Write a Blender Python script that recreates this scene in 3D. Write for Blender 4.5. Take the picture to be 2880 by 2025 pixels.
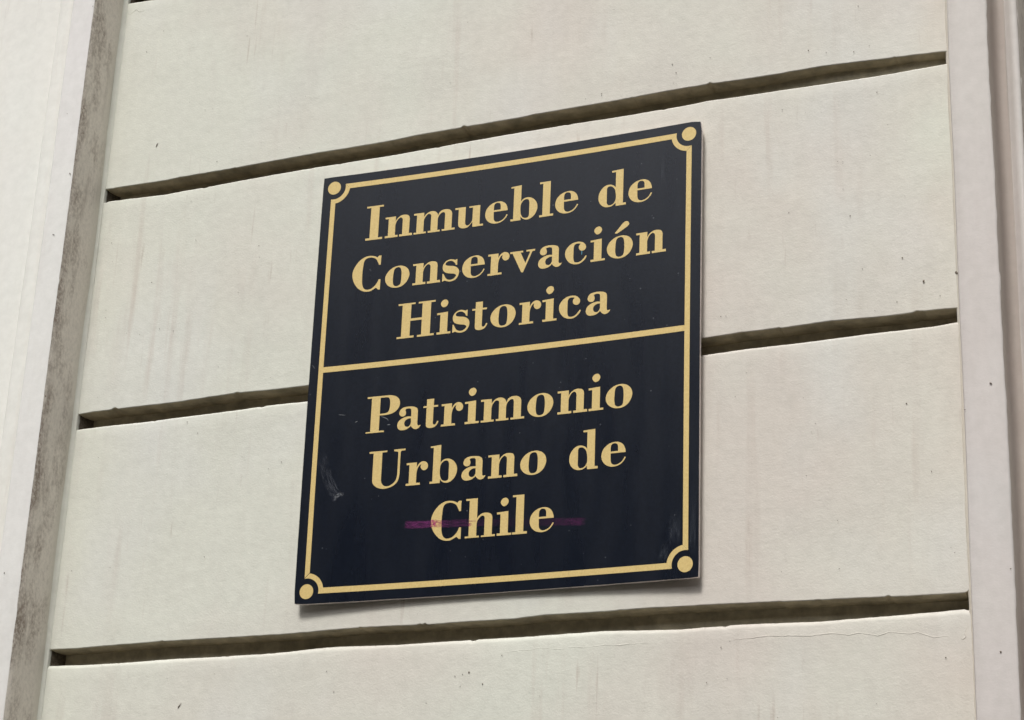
import bpy, bmesh, math, random
from mathutils import Matrix, Vector, noise as mnoise
from mathutils.geometry import tessellate_polygon

for o in list(bpy.data.objects):
    bpy.data.objects.remove(o, do_unlink=True)
scene = bpy.context.scene
COL = scene.collection
R = math.radians

# ------------------------------------------------------------------ camera
cam_data = bpy.data.cameras.new('camera')
cam = bpy.data.objects.new('camera', cam_data)
COL.objects.link(cam)
cam_data.sensor_fit = 'HORIZONTAL'
cam_data.sensor_width = 36.0
cam_data.lens = 70.7245
cam_data.clip_start = 0.05
cam_data.clip_end = 400.0
cam.matrix_world = Matrix([[0.913648, 0.107508, 0.392032, 1.302207], [0.404564, -0.334639, -0.851084, -2.195885], [0.039691, 0.936194, -0.349237, 1.604038], [0.0, 0.0, 0.0, 1.0]])
scene.camera = cam
scene.render.resolution_x = 1024
scene.render.resolution_y = 720

# ------------------------------------------------------------------ sky, sun, exposure
SUN_TO = Vector((-0.03, -1.0, 1.28)).normalized()      # direction towards the brightest sky
SUN_ELEV = math.asin(SUN_TO.z)
world = bpy.data.worlds.new('World')
scene.world = world
world.use_nodes = True
wn = world.node_tree.nodes
wl = world.node_tree.links
wn.clear()
w_out = wn.new('ShaderNodeOutputWorld')
w_bg = wn.new('ShaderNodeBackground')
w_sky = wn.new('ShaderNodeTexSky')
w_sky.sky_type = 'NISHITA'
w_sky.sun_disc = False
w_sky.sun_elevation = SUN_ELEV
w_sky.sun_rotation = math.atan2(SUN_TO.x, SUN_TO.y)
w_sky.dust_density = 4.0
w_sky.air_density = 1.0
w_hsv = wn.new('ShaderNodeHueSaturation')              # cloud cover: the blue washes out to grey
w_hsv.inputs['Saturation'].default_value = 0.14
wl.new(w_sky.outputs[0], w_hsv.inputs['Color'])
wl.new(w_hsv.outputs[0], w_bg.inputs['Color'])
w_bg.inputs['Strength'].default_value = 0.08
wl.new(w_bg.outputs[0], w_out.inputs['Surface'])

sun_data = bpy.data.lights.new('sun', 'SUN')
sun_data.energy = 1.5
sun_data.angle = R(12.5)
sun_data.color = (1.0, 0.986, 0.955)
sun = bpy.data.objects.new('sun', sun_data)
COL.objects.link(sun)
sun.rotation_euler = (-SUN_TO).to_track_quat('-Z', 'Y').to_euler()
sun.location = (-2, -6, 9)

scene.view_settings.view_transform = 'Standard'
scene.view_settings.look = 'None'
scene.view_settings.gamma = 1.0
scene.view_settings.exposure = 0.66
scene.view_settings.use_curve_mapping = False

# ------------------------------------------------------------------ helpers
def N3(x, y=0.0, z=0.0):
    return mnoise.noise(Vector((x, y, z)))

def fbm(x, y=0.0, z=0.0, o=3):
    return sum(N3(x * 2 ** i, y * 2 ** i, z * 2 ** i + 7 * i) / 2 ** i for i in range(o))

def mesh_obj(name, verts, faces, mat, parent=None, smooth=False, uvs=None):
    me = bpy.data.meshes.new(name)
    me.from_pydata([tuple(v) for v in verts], [], faces)
    me.update()
    if uvs:
        lay = me.uv_layers.new(name='UVMap')
        for lp in me.loops:
            lay.data[lp.index].uv = uvs[lp.vertex_index]
    if smooth:
        me.polygons.foreach_set('use_smooth', [True] * len(me.polygons))
    o = bpy.data.objects.new(name, me)
    COL.objects.link(o)
    if mat:
        me.materials.append(mat)
    if parent:
        o.parent = parent
    return o

def grid_faces(nu, nv, off=0, flip=False):
    f = []
    for i in range(nu - 1):
        for j in range(nv - 1):
            a = off + i * nv + j
            q = (a, a + nv, a + nv + 1, a + 1)
            f.append(q[::-1] if flip else q)
    return f

def lerp_table(tab, x):
    if x <= tab[0][0]:
        return tab[0][1]
    for (x0, z0), (x1, z1) in zip(tab, tab[1:]):
        if x <= x1:
            t = (x - x0) / (x1 - x0)
            t = t * t * (3 - 2 * t) if False else t
            return z0 + (z1 - z0) * t
    return tab[-1][1]

class NT:
    """short-hand for building a material's nodes"""
    def __init__(self, name, rough=0.8, spec=0.3):
        self.m = bpy.data.materials.new(name)
        self.m.use_nodes = True
        self.t = self.m.node_tree
        self.n = self.t.nodes
        self.b = self.n['Principled BSDF']
        self.out = self.n['Material Output']
        self.b.inputs['Roughness'].default_value = rough
        self.b.inputs['Specular IOR Level'].default_value = spec
        self.tc = self.n.new('ShaderNodeTexCoord')
    def link(self, a, b):
        self.t.links.new(a, b)
    def mapped(self, scale, loc=(0, 0, 0), src='Object'):
        mp = self.n.new('ShaderNodeMapping')
        mp.inputs['Scale'].default_value = scale
        mp.inputs['Location'].default_value = loc
        self.link(self.tc.outputs[src], mp.inputs['Vector'])
        return mp.outputs[0]
    def noise(self, scale, detail=3, rough=0.55, loc=(0, 0, 0), src='Object'):
        nz = self.n.new('ShaderNodeTexNoise')
        nz.inputs['Scale'].default_value = 1.0
        nz.inputs['Detail'].default_value = detail
        nz.inputs['Roughness'].default_value = rough
        s = scale if isinstance(scale, tuple) else (scale,) * 3
        self.link(self.mapped(s, loc, src), nz.inputs['Vector'])
        return nz.outputs[0]
    def ramp(self, fac, p0, p1, c0=0.0, c1=1.0):
        r = self.n.new('ShaderNodeMapRange')
        r.clamp = True
        r.inputs['From Min'].default_value = p0
        r.inputs['From Max'].default_value = p1
        r.inputs['To Min'].default_value = c0
        r.inputs['To Max'].default_value = c1
        self.link(fac, r.inputs['Value'])
        return r.outputs[0]
    def math(self, op, a, b=None):
        m = self.n.new('ShaderNodeMath')
        m.operation = op
        for i, v in enumerate((a, b)):
            if v is None:
                continue
            if isinstance(v, (int, float)):
                m.inputs[i].default_value = v
            else:
                self.link(v, m.inputs[i])
        return m.outputs[0]
    def mix(self, fac, a, b, mode='MIX'):
        m = self.n.new('ShaderNodeMix')
        m.data_type = 'RGBA'
        m.blend_type = mode
        for sock, v in ((m.inputs['Factor'], fac), (m.inputs[6], a), (m.inputs[7], b)):
            if isinstance(v, (int, float)):
                sock.default_value = v
            elif isinstance(v, tuple):
                sock.default_value = (*v, 1.0)
            else:
                self.link(v, sock)
        return m.outputs[2]
    def bump(self, height, strength, dist, normal=None):
        b = self.n.new('ShaderNodeBump')
        b.inputs['Strength'].default_value = strength
        b.inputs['Distance'].default_value = dist
        self.link(height, b.inputs['Height'])
        if normal is not None:
            self.link(normal, b.inputs['Normal'])
        return b.outputs[0]
    def color(self, c):
        self.link(c, self.b.inputs['Base Color'])
    def normal(self, c):
        self.link(c, self.b.inputs['Normal'])
    def sep(self, src='Object'):
        s = self.n.new('ShaderNodeSeparateXYZ')
        self.link(self.tc.outputs[src], s.inputs[0])
        return s.outputs

# ------------------------------------------------------------------ materials
def plaster_material(name, warm, pink, cool, streak=0.35, bump=1.0, seed=0.0, drift=0.0):
    k = NT(name, rough=0.72, spec=0.25)
    big = k.noise(2.3, 3, loc=(seed, 0, 3))
    big2 = k.noise((5.0, 5.0, 3.0), 2, loc=(seed, 4, 9))
    big = k.math('ADD', big, k.math('MULTIPLY', k.sep()[0], drift))
    c = k.mix(k.ramp(big, 0.40, 0.66), warm, pink)
    c = k.mix(k.ramp(big2, 0.52, 0.74, 0.0, 0.6), c, cool)
    # thin vertical washes left by rain
    st = k.noise((34, 34, 2.1), 4, 0.6, loc=(seed, 1, 0))
    gate = k.ramp(k.noise((6, 6, 4), 2, loc=(2, seed, 1)), 0.42, 0.60)
    fac = k.math('MULTIPLY', k.ramp(st, 0.55, 0.74, 0.0, streak), gate)
    c = k.mix(fac, c, (0.50, 0.41, 0.35))
    st2 = k.noise((110, 110, 7), 3, 0.6, loc=(5, seed, 2))
    gate2 = k.ramp(k.noise((9, 9, 9), 2, loc=(seed, 8, 1)), 0.50, 0.64)
    c = k.mix(k.math('MULTIPLY', k.ramp(st2, 0.62, 0.74, 0.0, streak * 1.2), gate2), c, (0.40, 0.31, 0.25))
    # grey smudges and patchy repainting
    sm = k.noise((7, 7, 5), 5, 0.7, loc=(seed, 2, 6))
    c = k.mix(k.ramp(sm, 0.50, 0.72, 0.0, 0.22), c, (0.56, 0.54, 0.50))
    sm2 = k.noise((16, 16, 3.2), 4, 0.65, loc=(6, seed, 3))
    c = k.mix(k.ramp(sm2, 0.54, 0.72, 0.0, 0.20), c, (0.60, 0.545, 0.50))
    # fine mottling of the paint
    mo = k.noise(70, 4, 0.65, loc=(seed, 0, 0))
    c = k.mix(1.0, c, k.mix(k.ramp(mo, 0.3, 0.7), (0.945, 0.945, 0.94), (1.03, 1.03, 1.03)), 'MULTIPLY')
    k.color(c)
    fine = k.noise((330, 330, 430), 4, 0.68)
    pore = k.noise((95, 95, 130), 3, 0.6, loc=(0, seed, 4))
    wave = k.noise((9, 9, 14), 2, 0.5, loc=(seed, 0, 0))
    n = k.bump(wave, 0.30 * bump, 0.004)
    n = k.bump(pore, 0.16 * bump, 0.002, n)
    n = k.bump(fine, 0.31 * bump, 0.0010, n)
    k.normal(n)
    return k.m

M = {}
M['wall'] = plaster_material('painted_plaster', (0.700, 0.698, 0.615), (0.678, 0.624, 0.560), (0.708, 0.703, 0.668), streak=0.48, drift=0.20)
M['trim_pink'] = plaster_material('pinkish_trim', (0.665, 0.622, 0.585), (0.662, 0.605, 0.580), (0.670, 0.640, 0.615), streak=0.12, bump=0.6, seed=5.0)
M['trim'] = plaster_material('painted_trim', (0.800, 0.785, 0.750), (0.785, 0.755, 0.735), (0.81, 0.80, 0.785), streak=0.10, bump=0.55, seed=3.0)
M['side'] = plaster_material('smooth_side_plaster', (0.83, 0.815, 0.755), (0.825, 0.805, 0.755), (0.82, 0.825, 0.775), streak=0.10, bump=0.12, seed=6.0)

def dirty_material(name, clean, dirt, y0, y1):
    k = NT(name, rough=0.85, spec=0.15)
    g1 = k.noise((34, 34, 13), 5, 0.68)
    g2 = k.noise((30, 30, 5), 4, 0.65, loc=(3, 1, 0))
    g3 = k.noise((210, 210, 150), 5, 0.78, loc=(1, 5, 2))
    yy = k.sep()[1]
    outer = k.ramp(yy, -0.073, -0.030, 0.16, 0.0)
    patch = k.ramp(k.math('ADD', g1, outer), 0.50, 0.72)
    c = k.mix(k.ramp(g3, 0.36, 0.60), tuple(v * 0.84 for v in clean), clean)
    c = k.mix(k.math('MULTIPLY', patch, k.ramp(g3, 0.62, 0.42, 0.25, 0.9)), c, dirt)
    c = k.mix(k.ramp(g2, 0.60, 0.76, 0.0, 0.55), c, dirt)
    # the dirt thins out towards the inner corner, where a later coat of paint reached
    y = k.sep()[1]
    edge = k.ramp(k.math('ADD', y, k.math('MULTIPLY', g2, 0.020)), y0, y1)
    c = k.mix(edge, c, (0.66, 0.625, 0.545))
    k.color(c)
    k.normal(k.bump(g3, 0.30, 0.0015))
    return k.m
M['dirty'] = dirty_material('grimy_paint', (0.80, 0.742, 0.665), (0.27, 0.215, 0.178), -0.012, 0.010)
M['brown'] = plaster_material('brownish_plaster', (0.46, 0.40, 0.355), (0.42, 0.355, 0.315), (0.52, 0.465, 0.42), streak=0.5, bump=0.6, seed=8.0)  # brown tone of the moulding step, darker than the trim
M['peach'] = plaster_material('peach_fillet', (0.690, 0.640, 0.545), (0.690, 0.615, 0.530), (0.69, 0.665, 0.58), streak=0.3, bump=0.8, seed=9.0)
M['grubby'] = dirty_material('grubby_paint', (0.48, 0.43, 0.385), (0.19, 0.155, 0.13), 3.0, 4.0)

def flat(name, col, rough=0.7, spec=0.3, var=0.0, scale=80):
    k = NT(name, rough, spec)
    if var:
        k.color(k.mix(k.ramp(k.noise(scale, 4, 0.6), 0.3, 0.7),
                      tuple(v * (1 - var) for v in col), tuple(min(1, v * (1 + var)) for v in col)))
    else:
        k.b.inputs['Base Color'].default_value = (*col, 1)
    return k.m
M['speck'] = flat('dark_speck', (0.17, 0.14, 0.11), 0.9, 0.1)
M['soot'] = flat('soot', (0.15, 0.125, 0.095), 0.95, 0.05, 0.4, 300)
M['pavement'] = flat('pavement_slab', (0.09, 0.087, 0.082), 0.9, 0.2, 0.25, 3)
M['asphalt'] = flat('asphalt', (0.055, 0.055, 0.055), 0.92, 0.2, 0.25, 6)
M['core'] = flat('board_edge', (0.80, 0.725, 0.695), 0.8, 0.2, 0.16, 160)
M['stone'] = flat('street_stone', (0.14, 0.13, 0.118), 0.9, 0.2, 0.2, 1.5)
M['groove_shade'] = flat('groove_shade_grime', (0.60, 0.545, 0.405), 0.9, 0.15, 0.25, 60)  # groove back: shade partly put into the colour, on top of brownish dirt
M['soffit'] = flat('soffit_shade_grime', (0.56, 0.495, 0.350), 0.9, 0.15, 0.3, 45)  # soffit: painted darker to imitate its shade, dirt mixed in
M['ledge'] = flat('ledge_shade', (0.15, 0.13, 0.10), 0.95, 0.1, 0.3, 90)  # ledge: dark colour so less sunlight bounces up into the groove

def navy_material():
    k = NT('navy_enamel', rough=0.42, spec=0.42)
    a = k.noise(220, 4, 0.65)
    b = k.noise((30, 30, 5), 3, 0.6, loc=(2, 0, 1))
    c = k.mix(k.ramp(a, 0.3, 0.7), (0.0028, 0.0050, 0.0112), (0.0052, 0.0085, 0.0175))
    vor = k.n.new('ShaderNodeTexVoronoi')
    vor.inputs['Scale'].default_value = 95
    k.link(k.tc.outputs['Object'], vor.inputs['Vector'])
    near = k.ramp(vor.outputs['Distance'], 0.05, 0.12, 1.0, 0.0)
    pick = k.ramp(k.noise(95, 1, loc=(9, 0, 0)), 0.60, 0.66)
    c = k.mix(k.math('MULTIPLY', near, k.math('MULTIPLY', pick, 0.5)), c, (0.16, 0.17, 0.19))
    k.color(c)
    rg = k.ramp(b, 0.3, 0.7, 0.25, 0.33)
    k.link(rg, k.b.inputs['Roughness'])
    k.normal(k.bump(k.noise(340, 3), 0.12, 0.0006))
    return k.m
M['navy'] = navy_material()

def gold_material():
    k = NT('gold_vinyl', rough=0.48, spec=0.4)
    a = k.noise(420, 4, 0.7)
    b = k.noise((14, 14, 14), 3, 0.6)
    c = k.mix(k.ramp(a, 0.3, 0.7), (0.650, 0.470, 0.180), (0.765, 0.582, 0.245))
    w = k.noise((170, 170, 30), 4, 0.7, loc=(4, 4, 0))
    c = k.mix(k.math('MULTIPLY', k.ramp(w, 0.60, 0.74, 0, 0.55), k.ramp(b, 0.55, 0.68)), c, (0.30, 0.22, 0.12))
    k.color(c)
    k.normal(k.bump(a, 0.10, 0.0005))
    return k.m
M['gold'] = gold_material()

def film_material(name, col, profile, strength, stretch, rough=0.7, thresh=(0.40, 0.66)):
    """a thin broken film (marker ink, scuffed lacquer): opacity from streaky noise, thinning to its edges"""
    k = NT(name, rough, 0.2)
    k.b.inputs['Base Color'].default_value = (*col, 1)
    u, v, _ = k.sep('UV')
    nz = k.noise(stretch, 4, 0.7, src='UV')
    a = k.ramp(nz, *thresh)
    cr = k.n.new('ShaderNodeValToRGB')
    els = cr.color_ramp.elements
    while len(els) > 1:
        els.remove(els[-1])
    els[0].position = profile[0][0]
    els[0].color = (profile[0][1],) * 3 + (1,)
    for pos, val in profile[1:]:
        e = els.new(pos)
        e.color = (val, val, val, 1)
    k.link(u, cr.inputs[0])
    vv = k.math('ABSOLUTE', k.math('SUBTRACT', v, 0.5))
    nz2 = k.noise((stretch[0] * 1.7, 3, 1), 3, 0.6, loc=(3, 1, 0), src='UV')
    side = k.ramp(k.math('ADD', vv, k.math('MULTIPLY', nz2, 0.22)), 0.46, 0.58, 1.0, 0.0)
    al = k.math('MULTIPLY', k.math('MULTIPLY', a, cr.outputs[0]), k.math('MULTIPLY', side, strength))
    k.link(al, k.b.inputs['Alpha'])
    return k.m

# ================================================================== THE SETTING
def box_verts(x0, x1, y0, y1, z0, z1):
    v = [(x, y, z) for x in (x0, x1) for y in (y0, y1) for z in (z0, z1)]
    f = [(0, 1, 3, 2), (4, 6, 7, 5), (0, 4, 5, 1), (2, 3, 7, 6), (0, 2, 6, 4), (1, 5, 7, 3)]
    return v, f

def structure(o):
    o['kind'] = 'structure'
    return o
v, f = box_verts(-60, 60, -120, 60, -0.5, -0.12)
structure(mesh_obj('road', v, f, M['asphalt']))
v, f = box_verts(-60, 60, -2.6, 0.4, -0.3, 0.0)
structure(mesh_obj('pavement', v, f, M['pavement']))

# unseen houses across the street, added behind the camera to keep low sky off this wall
def facing_row():
    verts, faces = [], []
    def add(x0, x1, y0, y1, z0, z1):
        v, f = box_verts(x0, x1, y0, y1, z0, z1)
        o = len(verts)
        verts.extend(v)
        faces.extend(tuple(i + o for i in q) for q in f)
    y = -9.5
    for n in range(-12, 12):
        x = n * 3.0
        add(x, x + 1.8, y - 8, y, -0.12, 6.5)                 # pier
        for z in (-0.12, 3.1):
            add(x + 1.8, x + 3.0, y - 8, y - 0.25, z + 1.0, z + 2.6)   # recessed window bay
            add(x + 1.8, x + 3.0, y - 8, y - 0.02, z, z + 1.0)
        add(x + 1.8, x + 3.0, y - 8, y - 0.02, 2.48, 3.1)
        add(x + 1.8, x + 3.0, y - 8, y - 0.02, 5.7, 6.5)
    add(-36, 36, y - 8, y + 0.35, 6.5, 6.8)                  # cornice
    return structure(mesh_obj('unseen_facing_houses', verts, faces, M['stone']))
facing_row()

# ================================================================== THE FACADE
facade = bpy.data.objects.new('building_facade', None)
facade.location = (0.24, 0, 0)
COL.objects.link(facade)
facade['label'] = 'cream painted plaster facade with horizontal grooves between raised white vertical mouldings'
facade['category'] = 'building'
FX = facade.location.x
def fpart(name, verts, faces, mat, parent=None, smooth=True):
    return mesh_obj(name, [(a - FX, b, c) for a, b, c in verts], faces, mat, parent or facade, smooth)

G1U = [(-0.372, 2.8506), (-0.2723, 2.8491), (-0.2542, 2.8499), (-0.1991, 2.8504), (-0.1447, 2.8502), (-0.0989, 2.8509), (-0.0236, 2.8517), (0.0501, 2.8515), (0.0929, 2.8514), (0.1304, 2.8531), (0.2178, 2.8539), (0.226, 2.8535), (0.2861, 2.8533), (0.3092, 2.8549), (0.3584, 2.8547), (0.4507, 2.8555), (0.5087, 2.856), (0.5531, 2.8561), (0.6032, 2.8542), (0.6426, 2.8538), (0.7062, 2.8541), (0.7719, 2.8505), (0.8444, 2.8469), (0.8611, 2.8455)]
G1L = [(-0.3662, 2.8277), (-0.2693, 2.8236), (-0.2512, 2.8245), (-0.1424, 2.8264), (-0.0969, 2.8268), (-0.0217, 2.8272), (0.052, 2.8271), (0.0946, 2.8266), (0.1349, 2.8272), (0.2049, 2.8286), (0.2871, 2.8291), (0.3592, 2.8292), (0.4512, 2.8281), (0.5154, 2.8281), (0.5532, 2.8298), (0.6424, 2.8277), (0.7058, 2.8264), (0.7769, 2.8252), (0.8604, 2.8261)]
G2U = [(-0.3818, 2.5001), (-0.3536, 2.5019), (-0.2735, 2.5014), (-0.214, 2.5015), (-0.1694, 2.503), (-0.1247, 2.5044), (-0.0664, 2.5032), (-0.0086, 2.5031), (0.5471, 2.5045), (0.5967, 2.5065), (0.6555, 2.5054), (0.7073, 2.5075), (0.7761, 2.5051), (0.8343, 2.5061), (0.8566, 2.5051)]
G2L = [(-0.3764, 2.4747), (-0.2701, 2.474), (-0.211, 2.4752), (-0.1218, 2.4764), (-0.064, 2.4775), (-0.0071, 2.4774), (0.5473, 2.479), (0.5967, 2.4797), (0.6553, 2.4801), (0.7071, 2.4812), (0.7798, 2.482), (0.8322, 2.4821), (0.8585, 2.4838)]
G3U = [(-0.3877, 2.1635), (-0.3328, 2.163), (-0.2792, 2.1639), (-0.2052, 2.165), (-0.131, 2.165), (-0.0565, 2.1646), (-0.0229, 2.1642), (0.0316, 2.1658), (0.0983, 2.1671), (0.1893, 2.1658), (0.2416, 2.166), (0.3105, 2.1659), (0.3474, 2.168), (0.39, 2.1681), (0.4265, 2.1678), (0.4857, 2.1692), (0.5436, 2.1682), (0.6118, 2.1674), (0.689, 2.1657), (0.7417, 2.1648), (0.8243, 2.1635), (0.8605, 2.1638)]
G3L = [(-0.3782, 2.1355), (-0.3288, 2.1342), (-0.2049, 2.1347), (-0.1174, 2.1348), (-0.0203, 2.136), (0.0609, 2.1373), (0.191, 2.138), (0.2431, 2.1368), (0.3302, 2.1372), (0.4273, 2.1387), (0.521, 2.1356), (0.5894, 2.1368), (0.6886, 2.1355), (0.7411, 2.1371), (0.8234, 2.1368), (0.8548, 2.1388)]
G0L = [(-0.40, 3.1620), (-0.367, 3.1605), (-0.318, 3.1580), (-0.2, 3.1590), (0.1, 3.1610), (0.5, 3.1620), (0.9, 3.1600)]
G0U = [(x, z + 0.0245) for x, z in G0L]

XL, XR = -0.3850, 0.8790
def shift(tab, dz):
    return [(x, z + dz + 0.0016 * N3(x * 6, dz * 9)) for x, z in tab]
# from the ground up: (upper edge, lower edge, lip radius)
GROOVE = [(shift(G3U, -0.343 * k), shift(G3L, -0.343 * k), 0.005) for k in (5, 4, 3, 2, 1)]
GROOVE += [(G3U, G3L, 0.0064), (G2U, G2L, 0.0040), (G1U, G1L, 0.0024)]
GROOVE += [(G0U, G0L, 0.003)]
GROOVE += [(shift(G1U, 0.343 * k), shift(G1L, 0.343 * k), 0.003) for k in (2, 3, 4)]

def edge_jitter(x, seed, chips):
    j = 0.00035 * fbm(x * 70, seed) + 0.0006 * N3(x * 13, seed, 2)
    c = fbm(x * 46, seed + 20, 5)
    if c > 0.40:
        j += chips * min(1.0, (c - 0.40) * 4)
    return j

def depth_at(gi, x):
    # grooves are about an inch deep
    d = 0.026 + 0.0022 * N3(x * 5, gi * 3.1)
    if gi == 7:                                   # the topmost groove in view runs out shallow on the right
        t = max(0.0, min(1.0, (x - 0.50) / 0.30))
        d -= 0.011 * t
    return d

NX = 520
XS = [XL + (XR - XL) * i / (NX - 1) for i in range(NX)]
def block(bi):
    """one raised course of plaster, from the top lip of groove bi to the bottom arris of groove bi+1"""
    lo = GROOVE[bi][0] if bi >= 0 else None       # groove under the block: its upper edge
    hi = GROOVE[bi + 1][1] if bi + 1 < len(GROOVE) else None
    lip = GROOVE[bi + 1][2] if hi else 0.003
    verts = []
    nv = None
    for x in XS:
        col = []
        if lo:
            z0 = lerp_table(lo, x) + edge_jitter(x, bi * 5.0, 0.0022)
            d = depth_at(bi, x)
            col += [(d + 0.004, z0 - 0.0032), (d * 0.5, z0 - 0.0018), (0.0012, z0 - 0.0002), (0.0003, z0 + 0.0001), (0.0, z0 + 0.0006), (0.0, z0 + 0.0014)]
        else:
            z0 = 0.0
            col += [(0.02, z0), (0.0, z0), (0.0, z0 + 0.002), (0.0, z0 + 0.004), (0.0, z0 + 0.006), (0.0, z0 + 0.008)]
        if hi:
            r = lip * (1 + 0.45 * N3(x * 9, bi * 4.0, 5))
            z1 = lerp_table(hi, x) + edge_jitter(x, bi * 5.0 + 2, -0.0012)
            d = depth_at(bi + 1, x)
            top = [(r * (1 - math.cos(a)), z1 + r * math.sin(a)) for a in (0.0, 0.35, 0.7, 1.05, 1.35)]
            top += [(r + 0.002, z1 + r * 1.02), (d + 0.004, z1 + r * 1.02 + 0.001)]
        else:
            z1 = 4.35
            top = [(0.0, z1 + 0.001 * q) for q in range(7)]
        zs, ze = col[-1][1], top[0][1]
        nmid = 22
        mid = []
        for q in range(1, nmid):
            z = zs + (ze - zs) * q / nmid
            mid.append((min(1.0, q / 3, (nmid - q) / 3) * (0.0010 * N3(x * 3.2, z * 4.0, 1.7) + 0.0005 * N3(x * 11, z * 14, 4)), z))
        col += mid + top
        nv = len(col)
        verts += [(x, y, z) for y, z in col]
    o = fpart('plaster_block', verts, grid_faces(NX, nv, flip=False), M['wall'])
    # ledge and soffit colours are darkened to deepen the groove's shade, with some dirt
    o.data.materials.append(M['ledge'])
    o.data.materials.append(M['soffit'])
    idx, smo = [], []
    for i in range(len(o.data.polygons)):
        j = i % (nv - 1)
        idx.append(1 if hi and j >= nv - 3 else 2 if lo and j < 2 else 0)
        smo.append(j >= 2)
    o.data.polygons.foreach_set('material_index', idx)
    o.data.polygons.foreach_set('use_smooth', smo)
    o['zmid'] = sum(v[2] for v in verts) / len(verts)
    return o
blocks = [block(i) for i in range(-1, len(GROOVE))]

# the recessed back of each groove
backs = []
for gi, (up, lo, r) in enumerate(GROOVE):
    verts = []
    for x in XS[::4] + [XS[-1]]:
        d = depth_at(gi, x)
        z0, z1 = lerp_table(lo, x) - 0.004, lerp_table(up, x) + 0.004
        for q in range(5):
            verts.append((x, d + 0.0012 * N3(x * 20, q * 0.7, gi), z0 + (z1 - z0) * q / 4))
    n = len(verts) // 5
    backs.append(fpart('groove_back', verts, grid_faces(n, 5), M['groove_shade']))

def ribbon_profile(name, prof, z0, z1, mat, nz=260, jit=0.0, seed=0.0, jit_idx=(), smooth=True):
    """a vertical moulding: a plan profile (x, y) run up the wall, with hand-made waviness"""
    verts = []
    for i in range(nz):
        z = z0 + (z1 - z0) * i / (nz - 1)
        for q, (x, y) in enumerate(prof):
            dx = 0.0013 * N3(z * 4.5, seed + q * 0.02) + 0.0009 * N3(z * 1.7, seed)
            if q in jit_idx:
                dx += jit * (fbm(z * 40, seed + 3) + (1.6 if N3(z * 23, seed + 9) > 0.47 else 0.0))
            dy = 0.0006 * N3(z * 6, seed + 5)
            verts.append((x + dx, y + dy, z))
    return fpart(name, verts, grid_faces(nz, len(prof), flip=True), mat, smooth=smooth)

ZB, ZT = 0.0, 4.35
PY = -0.0730                       # front of the mouldings
# ---- left moulding: flat side wall, narrow band, white strip, grimy return
ribbon_profile('side_wall', [(-3.2, -0.0590), (-1.6, -0.0595), (-0.75, -0.0590), (-0.60, -0.0592), (-0.52, -0.0590), (-0.454, -0.0555)], ZB, ZT, M['side'], nz=120, seed=11)
ribbon_profile('moulding_band', [(-0.4580, -0.0570), (-0.4572, -0.0610), (-0.4550, -0.0645), (-0.4520, -0.0660), (-0.440, -0.0662), (-0.4330, -0.0645), (-0.4300, -0.0615), (-0.4240, -0.0600)], ZB, ZT, M['side'], seed=12, jit=0.0003, jit_idx=(1, 2))
ribbon_profile('moulding_strip', [(-0.4268, -0.0600), (-0.4262, -0.0706), (-0.4245, -0.0725), (-0.4220, -0.0731), (-0.410, -0.0733), (-0.395, -0.0731), (-0.3872, PY), (-0.3856, -0.0722)], ZB, ZT, M['trim'], seed=13, nz=700, jit=0.00045, jit_idx=(6, 7))
ribbon_profile('moulding_return', [(-0.3862, -0.0724), (-0.3853, -0.0708), (-0.3848, -0.060), (-0.3846, -0.035), (-0.3843, -0.015), (-0.3838, 0.030)], ZB, ZT, M['dirty'], seed=13, nz=700, jit=0.00045, jit_idx=(0,))
# plaster fillet in the inner corner
ribbon_profile('corner_fillet', [(-0.3850, -0.0062), (-0.3834, -0.0036), (-0.3818, -0.0019), (-0.3806, -0.0013), (-0.3796, -0.0010), (-0.3793, -0.0004), (-0.3789, 0.0055), (-0.3784, 0.032)], ZB, ZT, M['wall'], seed=14, nz=700, jit=0.0005, jit_idx=(1, 2, 3, 4, 5, 6, 7))
# ---- right moulding
ribbon_profile('corner_fillet', [(0.8612, 0.032), (0.8602, 0.0055), (0.8606, 0.0008), (0.8640, -0.0012), (0.8690, -0.0035), (0.8735, -0.0080), (0.8782, -0.0200)], ZB, ZT, M['peach'], seed=24, nz=700, jit=0.0005, jit_idx=(0, 1, 2, 3, 4))
ribbon_profile('moulding_return', [(0.8770, 0.030), (0.8775, -0.020), (0.8778, -0.050), (0.8782, -0.0712), (0.8790, -0.0726)], ZB, ZT, M['trim_pink'], seed=23, nz=300)
ribbon_profile('moulding_strip', [(0.8786, -0.0716), (0.8800, PY), (0.892, -0.0733), (0.912, -0.0733), (0.9228, PY), (0.9248, -0.0722), (0.9252, -0.070)], ZB, ZT, M['trim_pink'], seed=23, nz=700, jit=0.0004, jit_idx=(4, 5, 6))
ribbon_profile('moulding_step', [(0.9246, -0.0722), (0.9253, -0.0705), (0.9256, -0.0560), (0.9262, -0.0420), (0.9285, -0.0345), (0.9330, -0.0310), (0.9385, -0.0312)], ZB, ZT, M['brown'], seed=23, nz=500)
ribbon_profile('moulding_band', [(0.9375, -0.0306), (0.9405, -0.0330), (0.9440, -0.0375), (0.9480, -0.0415), (0.9520, -0.0420), (0.9545, -0.0395), (0.9552, -0.0360)], ZB, ZT, M['trim_pink'], seed=25, nz=400, jit=0.0003, jit_idx=(5, 6))
ribbon_profile('deep_reveal', [(0.9546, -0.0400), (0.9556, -0.0340), (0.9566, 0.02), (0.9572, 0.12), (0.9580, 0.30)], ZB, ZT, M['grubby'], seed=25, nz=300)
v, f = box_verts(0.945, 3.4, 0.28, 0.32, ZB, ZT)
fpart('recessed_panel', v, f, M['side'], smooth=False)
v, f = box_verts(-3.2, 3.4, 0.325, 0.5, ZB, ZT)
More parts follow.
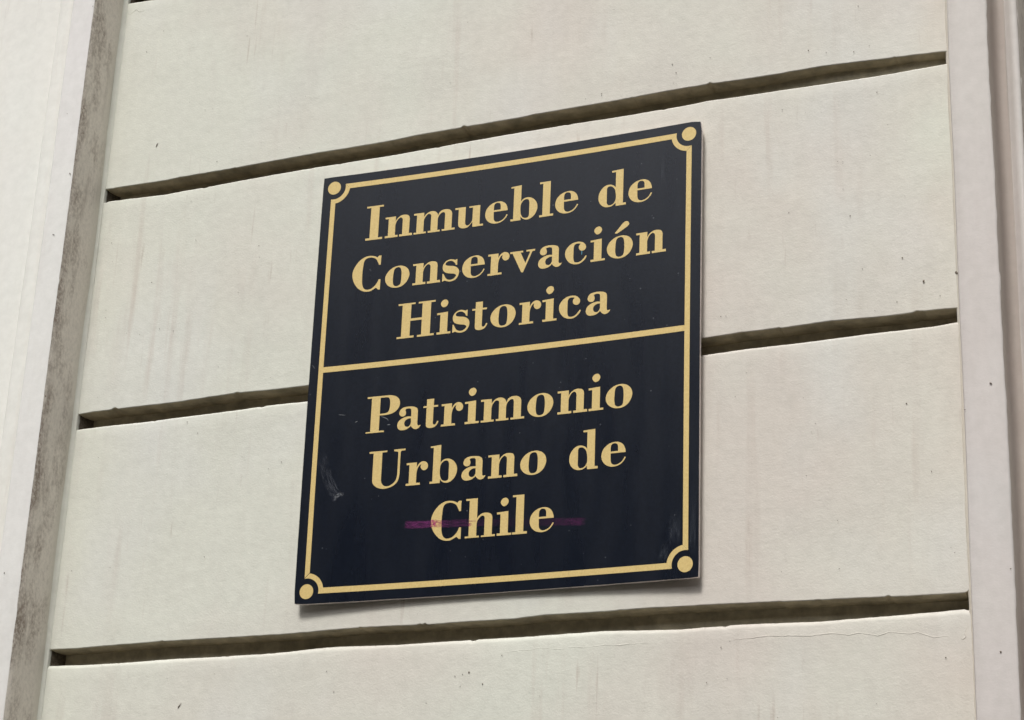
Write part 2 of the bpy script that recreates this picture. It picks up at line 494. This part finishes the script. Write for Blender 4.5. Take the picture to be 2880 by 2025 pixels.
fpart('wall_core', v, f, M['side'], smooth=False)

# ---- small marks on the plaster
def bead(name, pts, w, h, parent, mat):
    """a raised crooked paint edge along a line of points on the wall face"""
    verts, faces = [], []
    P = [Vector((x, 0, z)) for x, z in pts]
    fine = []
    for a, b in zip(P, P[1:]):
        n = max(2, int((b - a).length / 0.004))
        fine += [a.lerp(b, i / n) for i in range(n)]
    fine.append(P[-1])
    for i, p in enumerate(fine):
        t = (fine[min(i + 1, len(fine) - 1)] - fine[max(i - 1, 0)]).normalized()
        s = Vector((-t.z, 0, t.x))
        tap = min(1.0, i / 6, (len(fine) - 1 - i) / 6) * (0.7 + 0.5 * fbm(i * 0.31, w * 999))
        q = p + s * 0.0006 * N3(i * 0.7, h * 999)
        for k, (off, up) in enumerate(((-1.6, -0.4), (-0.5, 0.8), (0.0, 1.0), (0.35, -0.3))):
            verts.append(tuple(q + s * off * w * tap + Vector((0, -max(-0.4, up) * h * max(tap, 0.05), 0))))
    faces = grid_faces(len(fine), 4)
    return fpart(name, verts, faces, mat, parent=parent)
CRACKS = [([(0.2761, 2.1301), (0.2836, 2.129), (0.2912, 2.1255), (0.3061, 2.1253), (0.3184, 2.1264), (0.3306, 2.1263), (0.3404, 2.1283), (0.3672, 2.1253), (0.3865, 2.127), (0.4033, 2.1254), (0.4271, 2.1275), (0.4276, 2.1275), (0.4394, 2.1266), (0.4689, 2.1271), (0.4841, 2.1259)], 0.0011, 0.00045),
          ([(0.5872, 2.1245), (0.6119, 2.1262), (0.6341, 2.1274), (0.6746, 2.1249), (0.7047, 2.1263), (0.7241, 2.1233), (0.7357, 2.1252), (0.7574, 2.1208), (0.7702, 2.1239), (0.7816, 2.1227), (0.7967, 2.1206), (0.803, 2.1221), (0.8215, 2.1151), (0.8352, 2.1157), (0.8401, 2.1131)], 0.0011, 0.0005),
          ([(-0.3793, 3.1444), (-0.3725, 3.1438), (-0.3673, 3.1469), (-0.3632, 3.1504), (-0.3595, 3.148), (-0.3558, 3.1446), (-0.349, 3.1445), (-0.347, 3.146)], 0.0016, 0.0011),
          ([(0.85, 2.1126), (0.853, 2.1112), (0.8562, 2.1135), (0.8551, 2.1186), (0.8572, 2.1235), (0.86, 2.1321)], 0.0012, 0.0015)]
for pts, w, h in CRACKS:
    zc = pts[0][1]
    host = min((b for b in blocks), key=lambda b: abs(b['zmid'] - zc))
    bead('paint_ridge', pts, w, h, host, M['wall'])

SPECKS = [(0.8234, 2.5435), (0.8422, 2.5222), (0.8568, 2.5794), (0.7363, 2.6413), (0.6594, 2.6571), (0.7989, 2.5771), (0.7281, 2.6786), (0.8043, 2.6574), (0.75, 2.5693), (0.791, 2.521), (0.6519, 2.8013), (0.6519, 2.7992), (0.7632, 2.7185), (0.7286, 2.7162), (0.7286, 2.7132), (0.7221, 2.717), (0.786, 2.7568), (0.6823, 2.792), (0.687, 2.8792), (0.7101, 2.8721), (0.7524, 2.9303), (0.7736, 2.8037), (0.7986, 2.3927), (0.6842, 2.3689), (0.8699, 2.283), (0.8942, 2.0946), (0.8335, 2.0914), (0.7151, 2.2006), (0.8439, 2.2163), (0.8478, 2.2098), (0.7549, 2.0439), (-0.3338, 3.0708), (-0.2467, 2.9705), (-0.2052, 2.9526), (-0.2184, 2.9531), (-0.2966, 2.9096), (-0.4678, 2.9914), (-0.3073, 3.1015), (-0.2111, 2.7445), (-0.3506, 2.7304), (-0.3565, 2.7608), (-0.2786, 2.6885), (-0.3522, 2.655), (-0.3517, 2.6437), (-0.289, 2.6099), (-0.2564, 2.6144), (-0.1756, 2.452), (-0.3352, 2.4319), (-0.4048, 2.3685), (-0.3488, 2.5222), (-0.2949, 2.2716), (-0.358, 2.2712), (-0.3509, 2.1018), (-0.1854, 2.1157), (-0.1458, 2.2758), (-0.4723, 2.2764), (0.2512, 2.1023), (0.3463, 2.0694), (0.2945, 2.1213), (0.2701, 2.0871), (0.2326, 2.0985), (0.2425, 2.1004), (0.2402, 2.0856), (0.1952, 2.067), (0.0527, 2.113), (-0.0128, 2.1596), (0.0649, 2.0866), (0.5561, 2.0758), (0.6718, 2.0965), (0.6468, 2.2014), (0.5841, 2.1228), (-0.1021, 2.703), (-0.2114, 2.7448), (-0.1051, 2.7212), (-0.1886, 2.8647), (-0.0527, 2.8641), (-0.1164, 2.883), (-0.2257, 2.8073), (-0.1528, 2.5458), (-0.067, 2.5205), (-0.1755, 2.452), (-0.1943, 2.4697), (-0.0584, 2.391), (-0.0392, 2.3983), (0.5559, 2.8934), (0.5038, 2.8935), (0.4052, 2.8678), (0.4052, 2.8654), (0.3825, 2.8642), (0.595, 2.7525), (0.5091, 2.8799), (0.5099, 2.8633), (0.506, 2.8654), (0.6047, 2.4523), (0.5903, 2.4231), (0.5782, 2.5296), (0.5716, 2.5298), (0.7296, 2.532), (0.764, 2.5134)]
DASHES = [[(-0.1651, 2.0746), (-0.1591, 2.0819)], [(-0.2973, 2.907), (-0.2952, 2.9112)]]
rng = random.Random(4)
sv, sf = [], []
def speck(x, z, r, el=1.0, ang=0.0, y=0.0):
    o0 = len(sv)
    n = 7
    sv.append((x, y - 0.0019, z))
    for i in range(n):
        a = 2 * math.pi * i / n
        rr = r * rng.uniform(0.6, 1.2)
        px, pz = rr * math.cos(a), rr * el * math.sin(a)
        sv.append((x + px * math.cos(ang) - pz * math.sin(ang), y - 0.0012, z + px * math.sin(ang) + pz * math.cos(ang)))
    for i in range(n):
        sf.append((o0, o0 + 1 + i, o0 + 1 + (i + 1) % n))
def in_groove(z, x):
    return any(lerp_table(l, x) - 0.004 < z < lerp_table(u, x) + 0.004 for u, l, _ in GROOVE)
for x, z in SPECKS:
    if -0.37 < x < 0.855 and not in_groove(z, x):
        speck(x, z, rng.uniform(0.0004, 0.0009))
speck(0.8234, 2.5435, 0.0017)
speck(0.2512, 2.1023, 0.0014)
for (x0, z0), (x1, z1) in DASHES:
    speck((x0 + x1) / 2, (z0 + z1) / 2, 0.0009, 4.5, math.atan2(z1 - z0, x1 - x0) - math.pi / 2)
speck(0.8773, 2.5169, 0.0017, 1.8, 0.6, y=PY)
speck(0.9096, 2.3802, 0.0012, 1.6, 1.2, y=PY)
speck(0.9220, 2.1677, 0.0008, 1, 0, y=PY)
speck(0.9074, 2.0782, 0.001, 1, 0, y=PY)
speck(0.8802, 2.3520, 0.0008, 1, 0, y=PY)
speck(-0.4052, 2.7502, 0.0012, 0.6, 0.3, y=PY)
speck(-0.3889, 2.8438, 0.001, 2.2, 0.7, y=PY)
speck(-0.3867, 3.1195, 0.0011, 0.6, 0.2, y=PY)
speck(-0.4032, 2.7494, 0.0007, 1, 0, y=PY)
speck(-0.3818, 2.5023, 0.001, 1.8, 0.5, y=PY)
speck(-0.4128, 2.2535, 0.001, 1, 0.2, y=PY)
speck(-0.4080, 2.9442, 0.0007, 1, 0, y=PY)
for i in range(70):
    x, z = rng.uniform(-0.36, 0.85), rng.uniform(1.9, 3.3)
    if not in_groove(z, x):
        speck(x, z, rng.uniform(0.0002, 0.0006), rng.choice((1, 1, 1, 2.5)))
o = fpart('dark_specks', sv, sf, M['speck'], smooth=False)
o['kind'] = 'stuff'

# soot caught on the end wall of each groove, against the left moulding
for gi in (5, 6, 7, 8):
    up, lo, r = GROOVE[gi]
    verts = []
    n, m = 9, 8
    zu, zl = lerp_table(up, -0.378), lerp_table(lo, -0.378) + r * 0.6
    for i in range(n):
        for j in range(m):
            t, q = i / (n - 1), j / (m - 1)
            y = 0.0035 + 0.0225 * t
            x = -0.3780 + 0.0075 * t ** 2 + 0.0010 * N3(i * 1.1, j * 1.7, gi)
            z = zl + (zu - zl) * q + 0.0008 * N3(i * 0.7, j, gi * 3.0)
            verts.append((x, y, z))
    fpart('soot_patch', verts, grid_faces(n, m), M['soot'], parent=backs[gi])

# ================================================================== THE PLAQUE
PW, PH = 545.16, 598.60               # millimetres
SX, SZ, SROT, SC = 0.00213, 2.19796, -0.000286, (-0.0115, 0.001998, -0.00263, -0.006617, 0.001889, 0.001954)
def bulge(u, v):
    a, b = 2 * u - 1, 2 * v - 1
    return SC[0] + SC[1] * a + SC[2] * b + SC[3] * a * a + SC[4] * b * b + SC[5] * a * b
BASE = Vector((SX + 0.275, 0.0, SZ + 0.3 - PH / 2000))
plaque = bpy.data.objects.new('heritage_plaque', None)
plaque.location = BASE
COL.objects.link(plaque)
plaque['label'] = 'navy blue plaque with gold lettering and border fixed to the cream wall'
plaque['category'] = 'sign'
def S(x, z, lift=0.0):
    """plaque millimetres (from its lower left corner) to the slightly warped board, lifted off its face"""
    u, v = x / PW, z / PH
    dx, dz = (u - 0.5) * PW / 1000, (v - 0.5) * PH / 1000
    wx = SX + 0.275 + dx * math.cos(SROT) - dz * math.sin(SROT)
    wz = SZ + 0.300 + dx * math.sin(SROT) + dz * math.cos(SROT)
    return Vector((wx, bulge(u, v) - lift / 1000, wz)) - BASE

# face sheet and board core, outline with a knocked corner and slightly chipped edges
NB = 80
def outline():
    p = []
    for i in range(NB):
        p.append((PW * i / NB, 0.0))
    for i in range(NB):
        p.append((PW, PH * i / NB))
    for i in range(NB):
        p.append((PW * (1 - i / NB), PH))
    for i in range(NB):
        p.append((0.0, PH * (1 - i / NB)))
    return p
def slab(name, front, back, inset, rough_amp, seed, mat):
    g = 40
    verts, faces = [], []
    def edge_pt(x, z, i):
        cx, cz = PW / 2, PH / 2
        e = inset + rough_amp * max(0, fbm(i * 0.21, seed, 1)) 
        # rounded lower left corner, clipped upper right corner
        x2 = min(max(x, e), PW - e)
        z2 = min(max(z, e), PH - e)
        for (kx, kz, rr) in ((0, 0, 3.0), (PW, PH, 5.0), (PW, 0, 1.5), (0, PH, 1.0)):
            ax, az = abs(x2 - kx), abs(z2 - kz)
            if ax < rr and az < rr and ax + az < rr * 0.75:
                k = (rr * 0.75 - ax - az) / 2
                x2 += k if kx == 0 else -k
                z2 += k if kz == 0 else -k
        return x2, z2
    # front as a grid so that it can bend
    for i in range(g + 1):
        for j in range(g + 1):
            x, z = PW * i / g, PH * j / g
            if i in (0, g) or j in (0, g):
                x, z = edge_pt(x, z, i * 1.7 + j * 2.3)
            verts.append(S(x, z, front))
    faces += grid_faces(g + 1, g + 1)
    nb0 = len(verts)
    for i in range(g + 1):
        for j in range(g + 1):
            x, z = PW * i / g, PH * j / g
            if i in (0, g) or j in (0, g):
                x, z = edge_pt(x, z, i * 1.7 + j * 2.3)
            verts.append(S(x, z, back))
    faces += grid_faces(g + 1, g + 1, off=nb0, flip=True)
    ring = [i * (g + 1) for i in range(g)] + [g * (g + 1) + j for j in range(g)] + [i * (g + 1) + g for i in range(g, 0, -1)] + [j for j in range(g, 0, -1)]
    for a, b in zip(ring, ring[1:] + ring[:1]):
        faces.append((a, nb0 + a, nb0 + b, b))
    return mesh_obj(name, verts, faces, mat, plaque)
slab('face_sheet', 0.0, -0.6, 0.0, 0.35, 1.0, M['navy'])
slab('board_core', -0.62, -5.6, 0.1, 0.6, 2.0, M['core'])

# ---- gold print: thin vinyl, a hair proud of the face
LIFT = 0.22
def film(name, loops, mat, parent, lift=LIFT, thick=0.16):
    """a flat cut-out (outer loop and holes, in plaque mm) laid on the warped board"""
    flat_loops = [[Vector((x, z, 0)) for x, z in lp] for lp in loops]
    tris = tessellate_polygon(flat_loops)
    pts = [p for lp in flat_loops for p in lp]
    n = len(pts)
    verts = [S(p.x, p.y, lift) for p in pts] + [S(p.x, p.y, lift - thick) for p in pts]
    faces = []
    for t in tris:
        a, b, c = (pts[i] for i in t)
        if (b - a).cross(c - a).z < 0:
            t = t[::-1]
        faces.append(tuple(t))
    o0 = 0
    for lp in flat_loops:
        m = len(lp)
        for i in range(m):
            a, b = o0 + i, o0 + (i + 1) % m
            faces.append((a, b, n + b, n + a))
        o0 += m
    return mesh_obj(name, verts, faces, mat, parent)

def bar(name, a0, a1, b0, b1, mat, parent, lift=LIFT, thick=0.16, n=40):
    """a straight band between edge a0-a1 and edge b0-b1, cut into short quads so that it follows the bent board"""
    verts, faces = [], []
    for i in range(n + 1):
        t = i / n
        for l in (lift, lift - thick):
            for p, q in ((a0, a1), (b0, b1)):
                verts.append(S(p[0] + (q[0] - p[0]) * t, p[1] + (q[1] - p[1]) * t, l))
    for i in range(n):
        k = i * 4
        faces += [(k, k + 4, k + 5, k + 1), (k + 2, k + 6, k + 4, k), (k + 1, k + 5, k + 7, k + 3)]
    faces += [(0, 1, 3, 2), (n * 4, n * 4 + 2, n * 4 + 3, n * 4 + 1)]
    return mesh_obj(name, verts, faces, mat, parent)

B0, B1 = 13.2, 20.1                 # border line, inner and outer distance from the edge
DC, R0, R1 = 17.0, 17.2, 23.8       # corner dot centre, concave corner radii
def arc(cx, cz, r, a0, a1, n=14):
    return [(cx + r * math.cos(a0 + (a1 - a0) * i / n), cz + r * math.sin(a0 + (a1 - a0) * i / n)) for i in range(n + 1)]
corners = {'ll': (DC, DC - 1.0, 0), 'lr': (PW - DC, DC - 0.2, 1), 'ur': (PW - DC, PH - DC + 0.4, 2), 'ul': (DC, PH - DC, 3)}
def cut(r, d):                      # where a circle of radius r meets a line d from its centre
    return math.asin(max(-1, min(1, d / r)))
for key, (cx, cz, q) in corners.items():
    film('corner_dot', [arc(cx, cz, 9.7, 0, 2 * math.pi * 39 / 40, 39)], M['gold'], plaque)
    a = q * math.pi / 2
    d_out, d_in = B0 - DC, B1 - DC
    film('corner_arc', [arc(cx, cz, R0, a + cut(R0, d_out), a + math.pi / 2 - cut(R0, d_out)) +
                        arc(cx, cz, R1, a + math.pi / 2 - cut(R1, d_in), a + cut(R1, d_in))], M['gold'], plaque)
e0, e1 = math.sqrt(R0 ** 2 - (B0 - DC) ** 2), math.sqrt(R1 ** 2 - (B1 - DC) ** 2)
def hbar(z_out, z_in, cl, cr):
    bar('border_line', (cl + e0, z_out), (cr - e0, z_out), (cl + e1, z_in), (cr - e1, z_in), M['gold'], plaque)
def vbar(x_out, x_in, cb, ct):
    bar('border_line', (x_out, cb + e0), (x_out, ct - e0), (x_in, cb + e1), (x_in, ct - e1), M['gold'], plaque)
hbar(B0 - 0.6, B1, DC, PW - DC)
hbar(PH - B0 + 0.4, PH - B1, DC, PW - DC)
vbar(B0, B1, DC, PH - DC)
vbar(PW - B0, PW - B1, DC, PH - DC)
bar('divider_line', (B1 + 0.05, 311.9), (PW - B1 - 0.05, 311.9), (B1 + 0.05, 319.6), (PW - B1 - 0.05, 319.6), M['gold'], plaque)

# ---- lettering (outlines in tenths of a millimetre; s marks a point on a curve)
GLYPHS = {
    'I': ['0,502 248,502 250,478 190,478 190,28 253,28 254,0 4,0 2,30 64,30 64,477 0,477'],
    'n': ['0,304 154,304 153,233 177,268s 217,300s 262,313s 302,310s 335,300s 353,277s 361,244s 360,213 360,33 406,33 409,0 219,0 218,29 259,29 259,229 255,258s 237,276s 215,277s 187,256s 165,218s 153,178 153,30 194,30 194,0 6,0 6,29 50,29 50,278 4,278'],
    'm': ['0,304 150,304 152,242 176,273s 213,300s 256,311s 294,307s 328,290s 349,260s 356,236 383,286s 431,310s 480,311s 519,301s 550,274s 562,240 562,27 608,27 609,0 422,0 420,25 460,25 460,243 453,263s 433,274s 406,268s 378,241s 359,204s 355,167 355,24 392,24 393,0 218,0 216,25 256,25 256,245 249,265s 231,275s 206,274s 178,248s 158,215s 151,178 151,25 188,25 189,0 9,0 8,25 47,25 47,278 2,278'],
    'u': ['0,305 152,305 152,87 157,54s 179,31s 206,34s 232,57s 252,90s 257,129 257,281 203,281 204,304 362,304 362,27 412,27 413,0 261,0 257,75 233,44s 197,8s 154,-4s 116,-1s 78,14s 57,41s 51,85 51,279 1,279'],
    'e': ['321,172 317,204s 302,248s 274,285s 232,309s 196,316s 150,313s 99,298s 49,264s 14,217s 0,156s 6,108s 30,62s 69,26s 116,7s 162,1s 208,6s 258,27s 298,65s 324,105 309,115 278,66s 238,36s 192,22s 161,26s 138,42s 126,70s 123,99 121,172', '122,196 122,241 128,275s 151,297s 184,297s 210,282s 219,252 220,196'],
    'b': ['0,496 148,506 148,268 178,299s 220,314s 268,312s 317,289s 355,251s 378,205s 385,161s 377,109s 350,54s 307,15s 260,-3s 223,-2s 190,10s 166,30s 149,54 151,0 7,0 5,28 44,28 44,476 2,476', '150,233s 169,265s 195,286s 224,291s 251,283s 266,254s 269,226 269,66 263,37s 243,24s 211,22s 181,36s 159,66s 147,105s 143,154s 144,197s'],
    'l': ['0,503 155,503 155,30 204,30 204,0 7,0 4,28 49,28 49,478 2,478'],
    'd': ['180,505 340,513 340,32 381,32 382,0 242,0 239,45 218,27s 182,6s 141,0s 100,5s 58,26s 23,63s 3,111s 0,159s 9,211s 36,260s 76,298s 123,315s 169,312s 211,292s 236,267 236,482 183,482', '115,257 124,280s 144,290s 173,288s 201,270s 226,234s 237,185s 241,142s 237,90s 220,53s 192,29s 156,21s 130,33s 116,62s 115,88'],
    'C': ['416,492 412,452 412,358 386,358 370,395s 345,439s 310,464s 265,478s 216,476s 178,456s 161,422s 154,366s 148,297s 147,210s 151,129s 163,74s 185,36s 220,16s 258,15s 301,28s 343,61s 373,98s 395,147 421,146 421,-1 396,-1 361,30 324,10s 282,-10s 232,-13s 182,-4s 126,24s 73,73s 30,137s 6,205s 0,259s 11,323s 45,390s 96,449s 149,484s 203,502s 258,503s 308,493s 337,481s 359,469 372,487s 385,493s'],
    'o': ['218,308s 172,307s 119,295s 68,266s 28,225s 4,177s 0,131s 14,82s 48,39s 95,11s 146,-2s 202,-2s 258,16s 308,55s 339,106s 353,161s 347,208s 326,250s 287,285s 251,300s', '180,290s 150,282s 130,262s 121,227s 116,171s 114,114s 119,67s 130,37s 153,20s 181,18s 212,28s 229,51s 236,96s 238,153s 236,210s 228,252s 214,278s 196,287s'],
    "'": ['102,353 152,409s 202,467s 232,493s 257,500s 283,490s 298,465s 292,442s 264,420s 209,385s 138,347s 120,348s'],
    's': ['207,299 207,216 188,219 171,251s 142,276s 110,286s 72,282s 45,264s 39,244s 51,229s 81,219s 114,213s 162,204s 207,180s 233,145s 240,104s 229,58s 199,16s 157,-5s 109,-9s 71,0s 38,13 20,7s 7,1 1,4 1,112 18,109 32,77s 58,39s 92,19s 124,15s 161,24s 189,47s 198,69s 185,87s 152,99s 98,108s 48,125s 15,151s 1,187s 2,230s 24,269s 61,297s 108,308s 146,302s 179,291 198,300s'],
    'r': ['0,301 145,301 145,236 162,265s 184,290s 215,307s 251,307s 283,290s 303,252s 296,212s 271,192s 240,189s 214,207s 201,234s 202,257s 209,271 186,262s 166,233s 153,199s 145,154 145,28 199,28 200,0 0,0 1,26 41,26 41,274 1,274'],
    'v': ['0,294 185,294 184,270 149,270 221,113 283,262 270,273 230,273 230,296 353,296 352,272 317,272 194,-9 187,-13s 174,-11s 165,-5 35,270 3,270'],
    'a': ['334,51 319,25s 294,6s 259,-1s 228,12s 207,32s 194,49 172,29s 137,9s 96,1s 56,2s 22,18s 3,49s 0,82s 14,121s 52,154s 102,175s 148,182s 193,178 191,255 186,276s 168,288s 140,290s 114,285s 105,272 114,250s 116,224s 104,198s 79,188s 48,193s 25,216s 21,247s 35,281s 68,305s 114,315s 165,316s 216,310s 252,297s 275,279s 285,247 285,80 288,59s 301,46s 319,48s', '192,153 159,153s 123,137s 104,114s 99,84s 110,55s 136,42s 161,43s 181,61s 191,85s 193,113'],
    'c': ['303,97 288,65s 253,27s 208,2s 162,-3s 116,5s 69,30s 31,70s 7,119s 0,166s 11,216s 46,262s 96,297s 147,309s 194,309s 235,297s 269,271s 288,236s 286,205s 267,182s 234,177s 202,193s 189,223s 193,251s 213,277 189,284s 158,286s 133,274s 121,250s 117,202 117,100 122,59s 133,34s 156,23s 187,22s 227,37s 262,69s 287,104'],
    '1': ['0,298 156,307 156,27 204,27 204,0 8,0 6,29 50,29 50,273 2,273'],
    '.': ['107,482s 71,470s 49,437s 55,405s 81,377s 107,375s 135,390s 154,424s 149,456s 130,476s'],
    'H': ['2,492 249,492 247,470 191,470 191,270 353,270 353,469 296,469 297,493 540,493 540,469 478,469 478,27 536,27 536,0 294,0 295,27 353,27 353,238 186,238 186,27 246,27 247,0 0,0 1,26 63,26 63,467 4,467'],
    't': ['48,390 148,390 148,300 209,300 208,276 145,276 145,59 151,44s 167,36s 188,47s 205,83 224,78 214,51s 189,18s 153,0s 111,-5s 74,3s 52,21s 46,56 46,276 0,276 2,299 48,299'],
    'P': ['1,499 313,499 359,493s 414,472s 453,438s 471,393s 467,342s 440,294s 389,255s 321,236s 257,231s 188,232 188,22 260,22 260,0 1,0 0,18 64,18 64,475 1,475', '189,474 274,474 302,468s 319,451s 329,411s 330,350s 322,300s 306,271s 272,256s 234,254 189,254'],
    'U': ['0,496 251,496 250,475 183,475 183,127 185,92s 198,56s 226,26s 264,15s 306,20s 352,44s 387,78s 403,119s 411,163 411,455 404,468 349,478 352,501 511,501 509,478 467,478 452,471s 443,459 443,171 437,126s 424,80s 395,41s 349,10s 292,-8s 234,-15s 175,-7s 121,15s 82,47s 61,86s 57,132 57,471 0,471'],
    'h': ['3,507 162,507 162,248 185,275s 220,301s 260,312s 301,309s 342,296s 364,273s 371,241 371,26 414,26 414,0 223,0 224,21 266,21 266,245 260,264s 244,274s 221,272s 191,248s 167,214s 158,176 158,21 196,21 194,0 0,0 2,22 52,22 52,482 4,482'],
}
LINES = [
    (496.5, [('I', 68.9), ('n', 97.6), ('m', 139.7), ('u', 200.3), ('e', 244.3), ('b', 280.4), ('l', 321.3), ('e', 344.2), ('d', 404.9), ('e', 446.4)]),
    (422.8, [('C', 53.7), ('o', 102.8), ('n', 142.7), ('s', 186.4), ('e', 214.8), ('r', 251.6), ('v', 282.8), ('a', 323.1), ('c', 360.5), ('i', 395.5), ('ó', 418.5), ('n', 458.1)]),
    (348.75, [('H', 124.8), ('i', 181.8), ('s', 204.9), ('t', 232.2), ('o', 258.7), ('r', 299.1), ('i', 331.1), ('c', 354.5), ('a', 391.7)]),
    (221.5, [('P', 88.1), ('a', 133.1), ('t', 169.2), ('r', 195.2), ('i', 228.0), ('m', 250.4), ('o', 315.4), ('n', 356.2), ('i', 398.3), ('o', 421.8)]),
    (146.3, [('U', 95.8), ('r', 149.6), ('b', 182.6), ('a', 227.6), ('n', 263.8), ('o', 308.3), ('d', 374.7), ('e', 417.6)]),
    (71.35, [('C', 187.9), ('h', 235.5), ('i', 278.7), ('l', 299.8), ('e', 323.7)]),
]

def decode(path):
    pts = []
    for tok in path.split():
        s = tok.endswith('s')
        x, y = tok.rstrip('s').split(',')
        pts.append((int(x) / 10, int(y) / 10, s))
    n = len(pts)
    out = []
    start = next((i for i, p in enumerate(pts) if not p[2]), None)
    closed = start is None
    start = start or 0
    seq = [pts[(start + i) % n] for i in range(n)] + [pts[start]]
    def P(i):
        if closed:
            return seq[i % n]
        return seq[max(0, min(n, i))]
    for i in range(n):
        p1, p2 = P(i), P(i + 1)
        if not p1[2] and not p2[2]:
            out.append(p1[:2])
            continue
        p0 = P(i - 1) if (p1[2] or closed) else (2 * p1[0] - p2[0], 2 * p1[1] - p2[1])
        p3 = P(i + 2) if (p2[2] or closed) else (2 * p2[0] - p1[0], 2 * p2[1] - p1[1])
        for k in range(5):
            t = k / 5
            q = []
            for c in (0, 1):
                a0, a1, a2, a3 = p0[c], p1[c], p2[c], p3[c]
                q.append(0.5 * ((2 * a1) + (a2 - a0) * t + (2 * a0 - 5 * a1 + 4 * a2 - a3) * t * t + (3 * a1 - a0 - 3 * a2 + a3) * t ** 3))
            out.append(tuple(q))
    return out
SHAPES = {k: [decode(p) for p in v] for k, v in GLYPHS.items()}
PIECES = {'i': ('1', '.'), 'ó': ('o', "'")}
for base, row in LINES:
    for ch, x0 in row:
        stem = None                                   # the dot of an i and the accent belong to their letter
        for piece in PIECES.get(ch, (ch,)):
            loops = [[(x + x0, y + base) for x, y in lp] for lp in SHAPES[piece]]
            nm = {'.': 'letter_dot', "'": 'accent_mark'}.get(piece, 'letter')
            o = film(nm, loops, M['gold'], stem or plaque)
            stem = stem or o

# ---- marks on the plaque: marker stroke, scuffs, scratches
def stroke(name, pts, w, mat, lift, taper=False):
    fine = []
    P = [Vector((x, z, 0)) for x, z in pts]
    for a, b in zip(P, P[1:]):
        n = max(2, int((b - a).length / 3))
        fine += [a.lerp(b, i / n) for i in range(n)]
    fine.append(P[-1])
    verts, uvs = [], []
    L = len(fine) - 1
    for i, p in enumerate(fine):
        t = (fine[min(i + 1, L)] - fine[max(i - 1, 0)]).normalized()
        s = Vector((-t.y, t.x, 0))
        ww = w * (min(1, 0.15 + 3 * min(i, L - i) / L) if taper else 1)
        for q in range(5):
            c = p + s * ww * (q / 4 - 0.5)
            verts.append(S(c.x, c.y, lift))
            uvs.append((i / L, q / 4))
    o = mesh_obj(name, verts, grid_faces(len(fine), 5, flip=True), mat, plaque, uvs=uvs)
    return o

INK = film_material('marker_ink', (0.200, 0.032, 0.155), [(0.0, 0.0), (0.012, 0.85), (0.14, 1.0), (0.19, 0.8), (0.25, 0.40), (0.34, 0.40), (0.42, 0.20), (0.55, 0.08), (0.74, 0.10), (0.84, 0.24), (0.97, 0.42), (1.0, 0.0)], 0.80, (30, 6.0, 1), thresh=(0.30, 0.66))
INK2 = film_material('marker_ink_bright', (0.42, 0.045, 0.17), [(0.0, 1.0), (0.40, 0.95), (0.60, 0.5), (1.0, 0.45)], 0.95, (4, 7, 1), thresh=(0.40, 0.56))
stroke('marker_streak', [(150.5, 95.5), (162.3, 94.1), (175.3, 93.6), (190.8, 93.6), (210.3, 92.1), (241.1, 91.2), (279.9, 88.3), (317.9, 85.4), (360.4, 82.9), (386.4, 81.0), (399.3, 80.3)], 11.0, INK, 0.035)
stroke('marker_streak', [(187.6, 94.1), (190.8, 93.9), (195.0, 93.3), (199.0, 92.8), (203.0, 93.0)], 11.0, INK2, 0.27)
stroke('marker_streak', [(240.6, 93.3), (250.2, 92.5)], 1.4, INK2, 0.27)
stroke('marker_streak', [(240.6, 88.7), (244.3, 88.5)], 5.0, INK2, 0.27)
SCUFF = film_material('scuffed_lacquer', (0.20, 0.21, 0.24), [(0.0, 0.0), (0.15, 0.35), (0.55, 0.5), (0.85, 0.85), (0.97, 1.0), (1.0, 0.6)], 0.60, (5, 9, 1), thresh=(0.45, 0.72))
stroke('scuff_mark', [(25.5, 198.7), (30.5, 180.6), (38.2, 162.5), (46.5, 148.1), (53.6, 137.0)], 17.0, SCUFF, 0.06)
SCUFF2 = film_material('scuff_end', (0.30, 0.31, 0.33), [(0.0, 0.4), (0.5, 1.0), (1.0, 0.5)], 0.55, (7, 5, 1), thresh=(0.42, 0.62))
stroke('scuff_mark', [(48.6, 134.4), (52.4, 140.3), (57.0, 142.5), (61.8, 141.4)], 5.5, SCUFF2, 0.07)
HAZE = film_material('dust_smear', (0.22, 0.24, 0.28), [(0.0, 0.0), (0.35, 0.55), (0.75, 1.0), (1.0, 0.0)], 0.17, (3, 6, 1), thresh=(0.36, 0.70))
stroke('dust_smear', [(516.5, 86.0), (514.3, 62.9), (514.6, 43.0)], 17.0, HAZE, 0.05)
stroke('dust_smear', [(504.8, 47.0), (501.0, 34.0), (498.5, 22.5)], 12.0, HAZE, 0.05)
stroke('dust_smear', [(538.3, 120.0), (537.6, 72.2), (537.2, 25.0)], 9.0, HAZE, 0.05)
stroke('dust_smear', [(492.6, 566.0), (492.0, 540.6), (493.6, 514.0)], 5.0, HAZE, 0.05)
WHITE = flat('scratch', (0.22, 0.23, 0.24), 0.8, 0.2)
BLUE = flat('blue_fleck', (0.10, 0.32, 0.42), 0.6, 0.3)
for pts, w in (([(108.3, 243.3), (112.2, 242.0), (116.0, 240.4), (118.8, 238.4), (119.7, 236.0)], 0.7),
               ([(118.2, 230.9), (123.2, 231.1)], 1.2), ([(46.6, 251.1), (57.5, 249.4)], 0.5),
               ([(71.7, 238.3), (75.6, 239.9)], 1.0), ([(3.1, 324.7), (7.7, 318.3)], 0.6)):
    stroke('scratch', pts, w, WHITE, 0.05, taper=True)
stroke('fleck', [(383.8, 440.6), (383.7, 435.1)], 0.8, BLUE, 0.05)
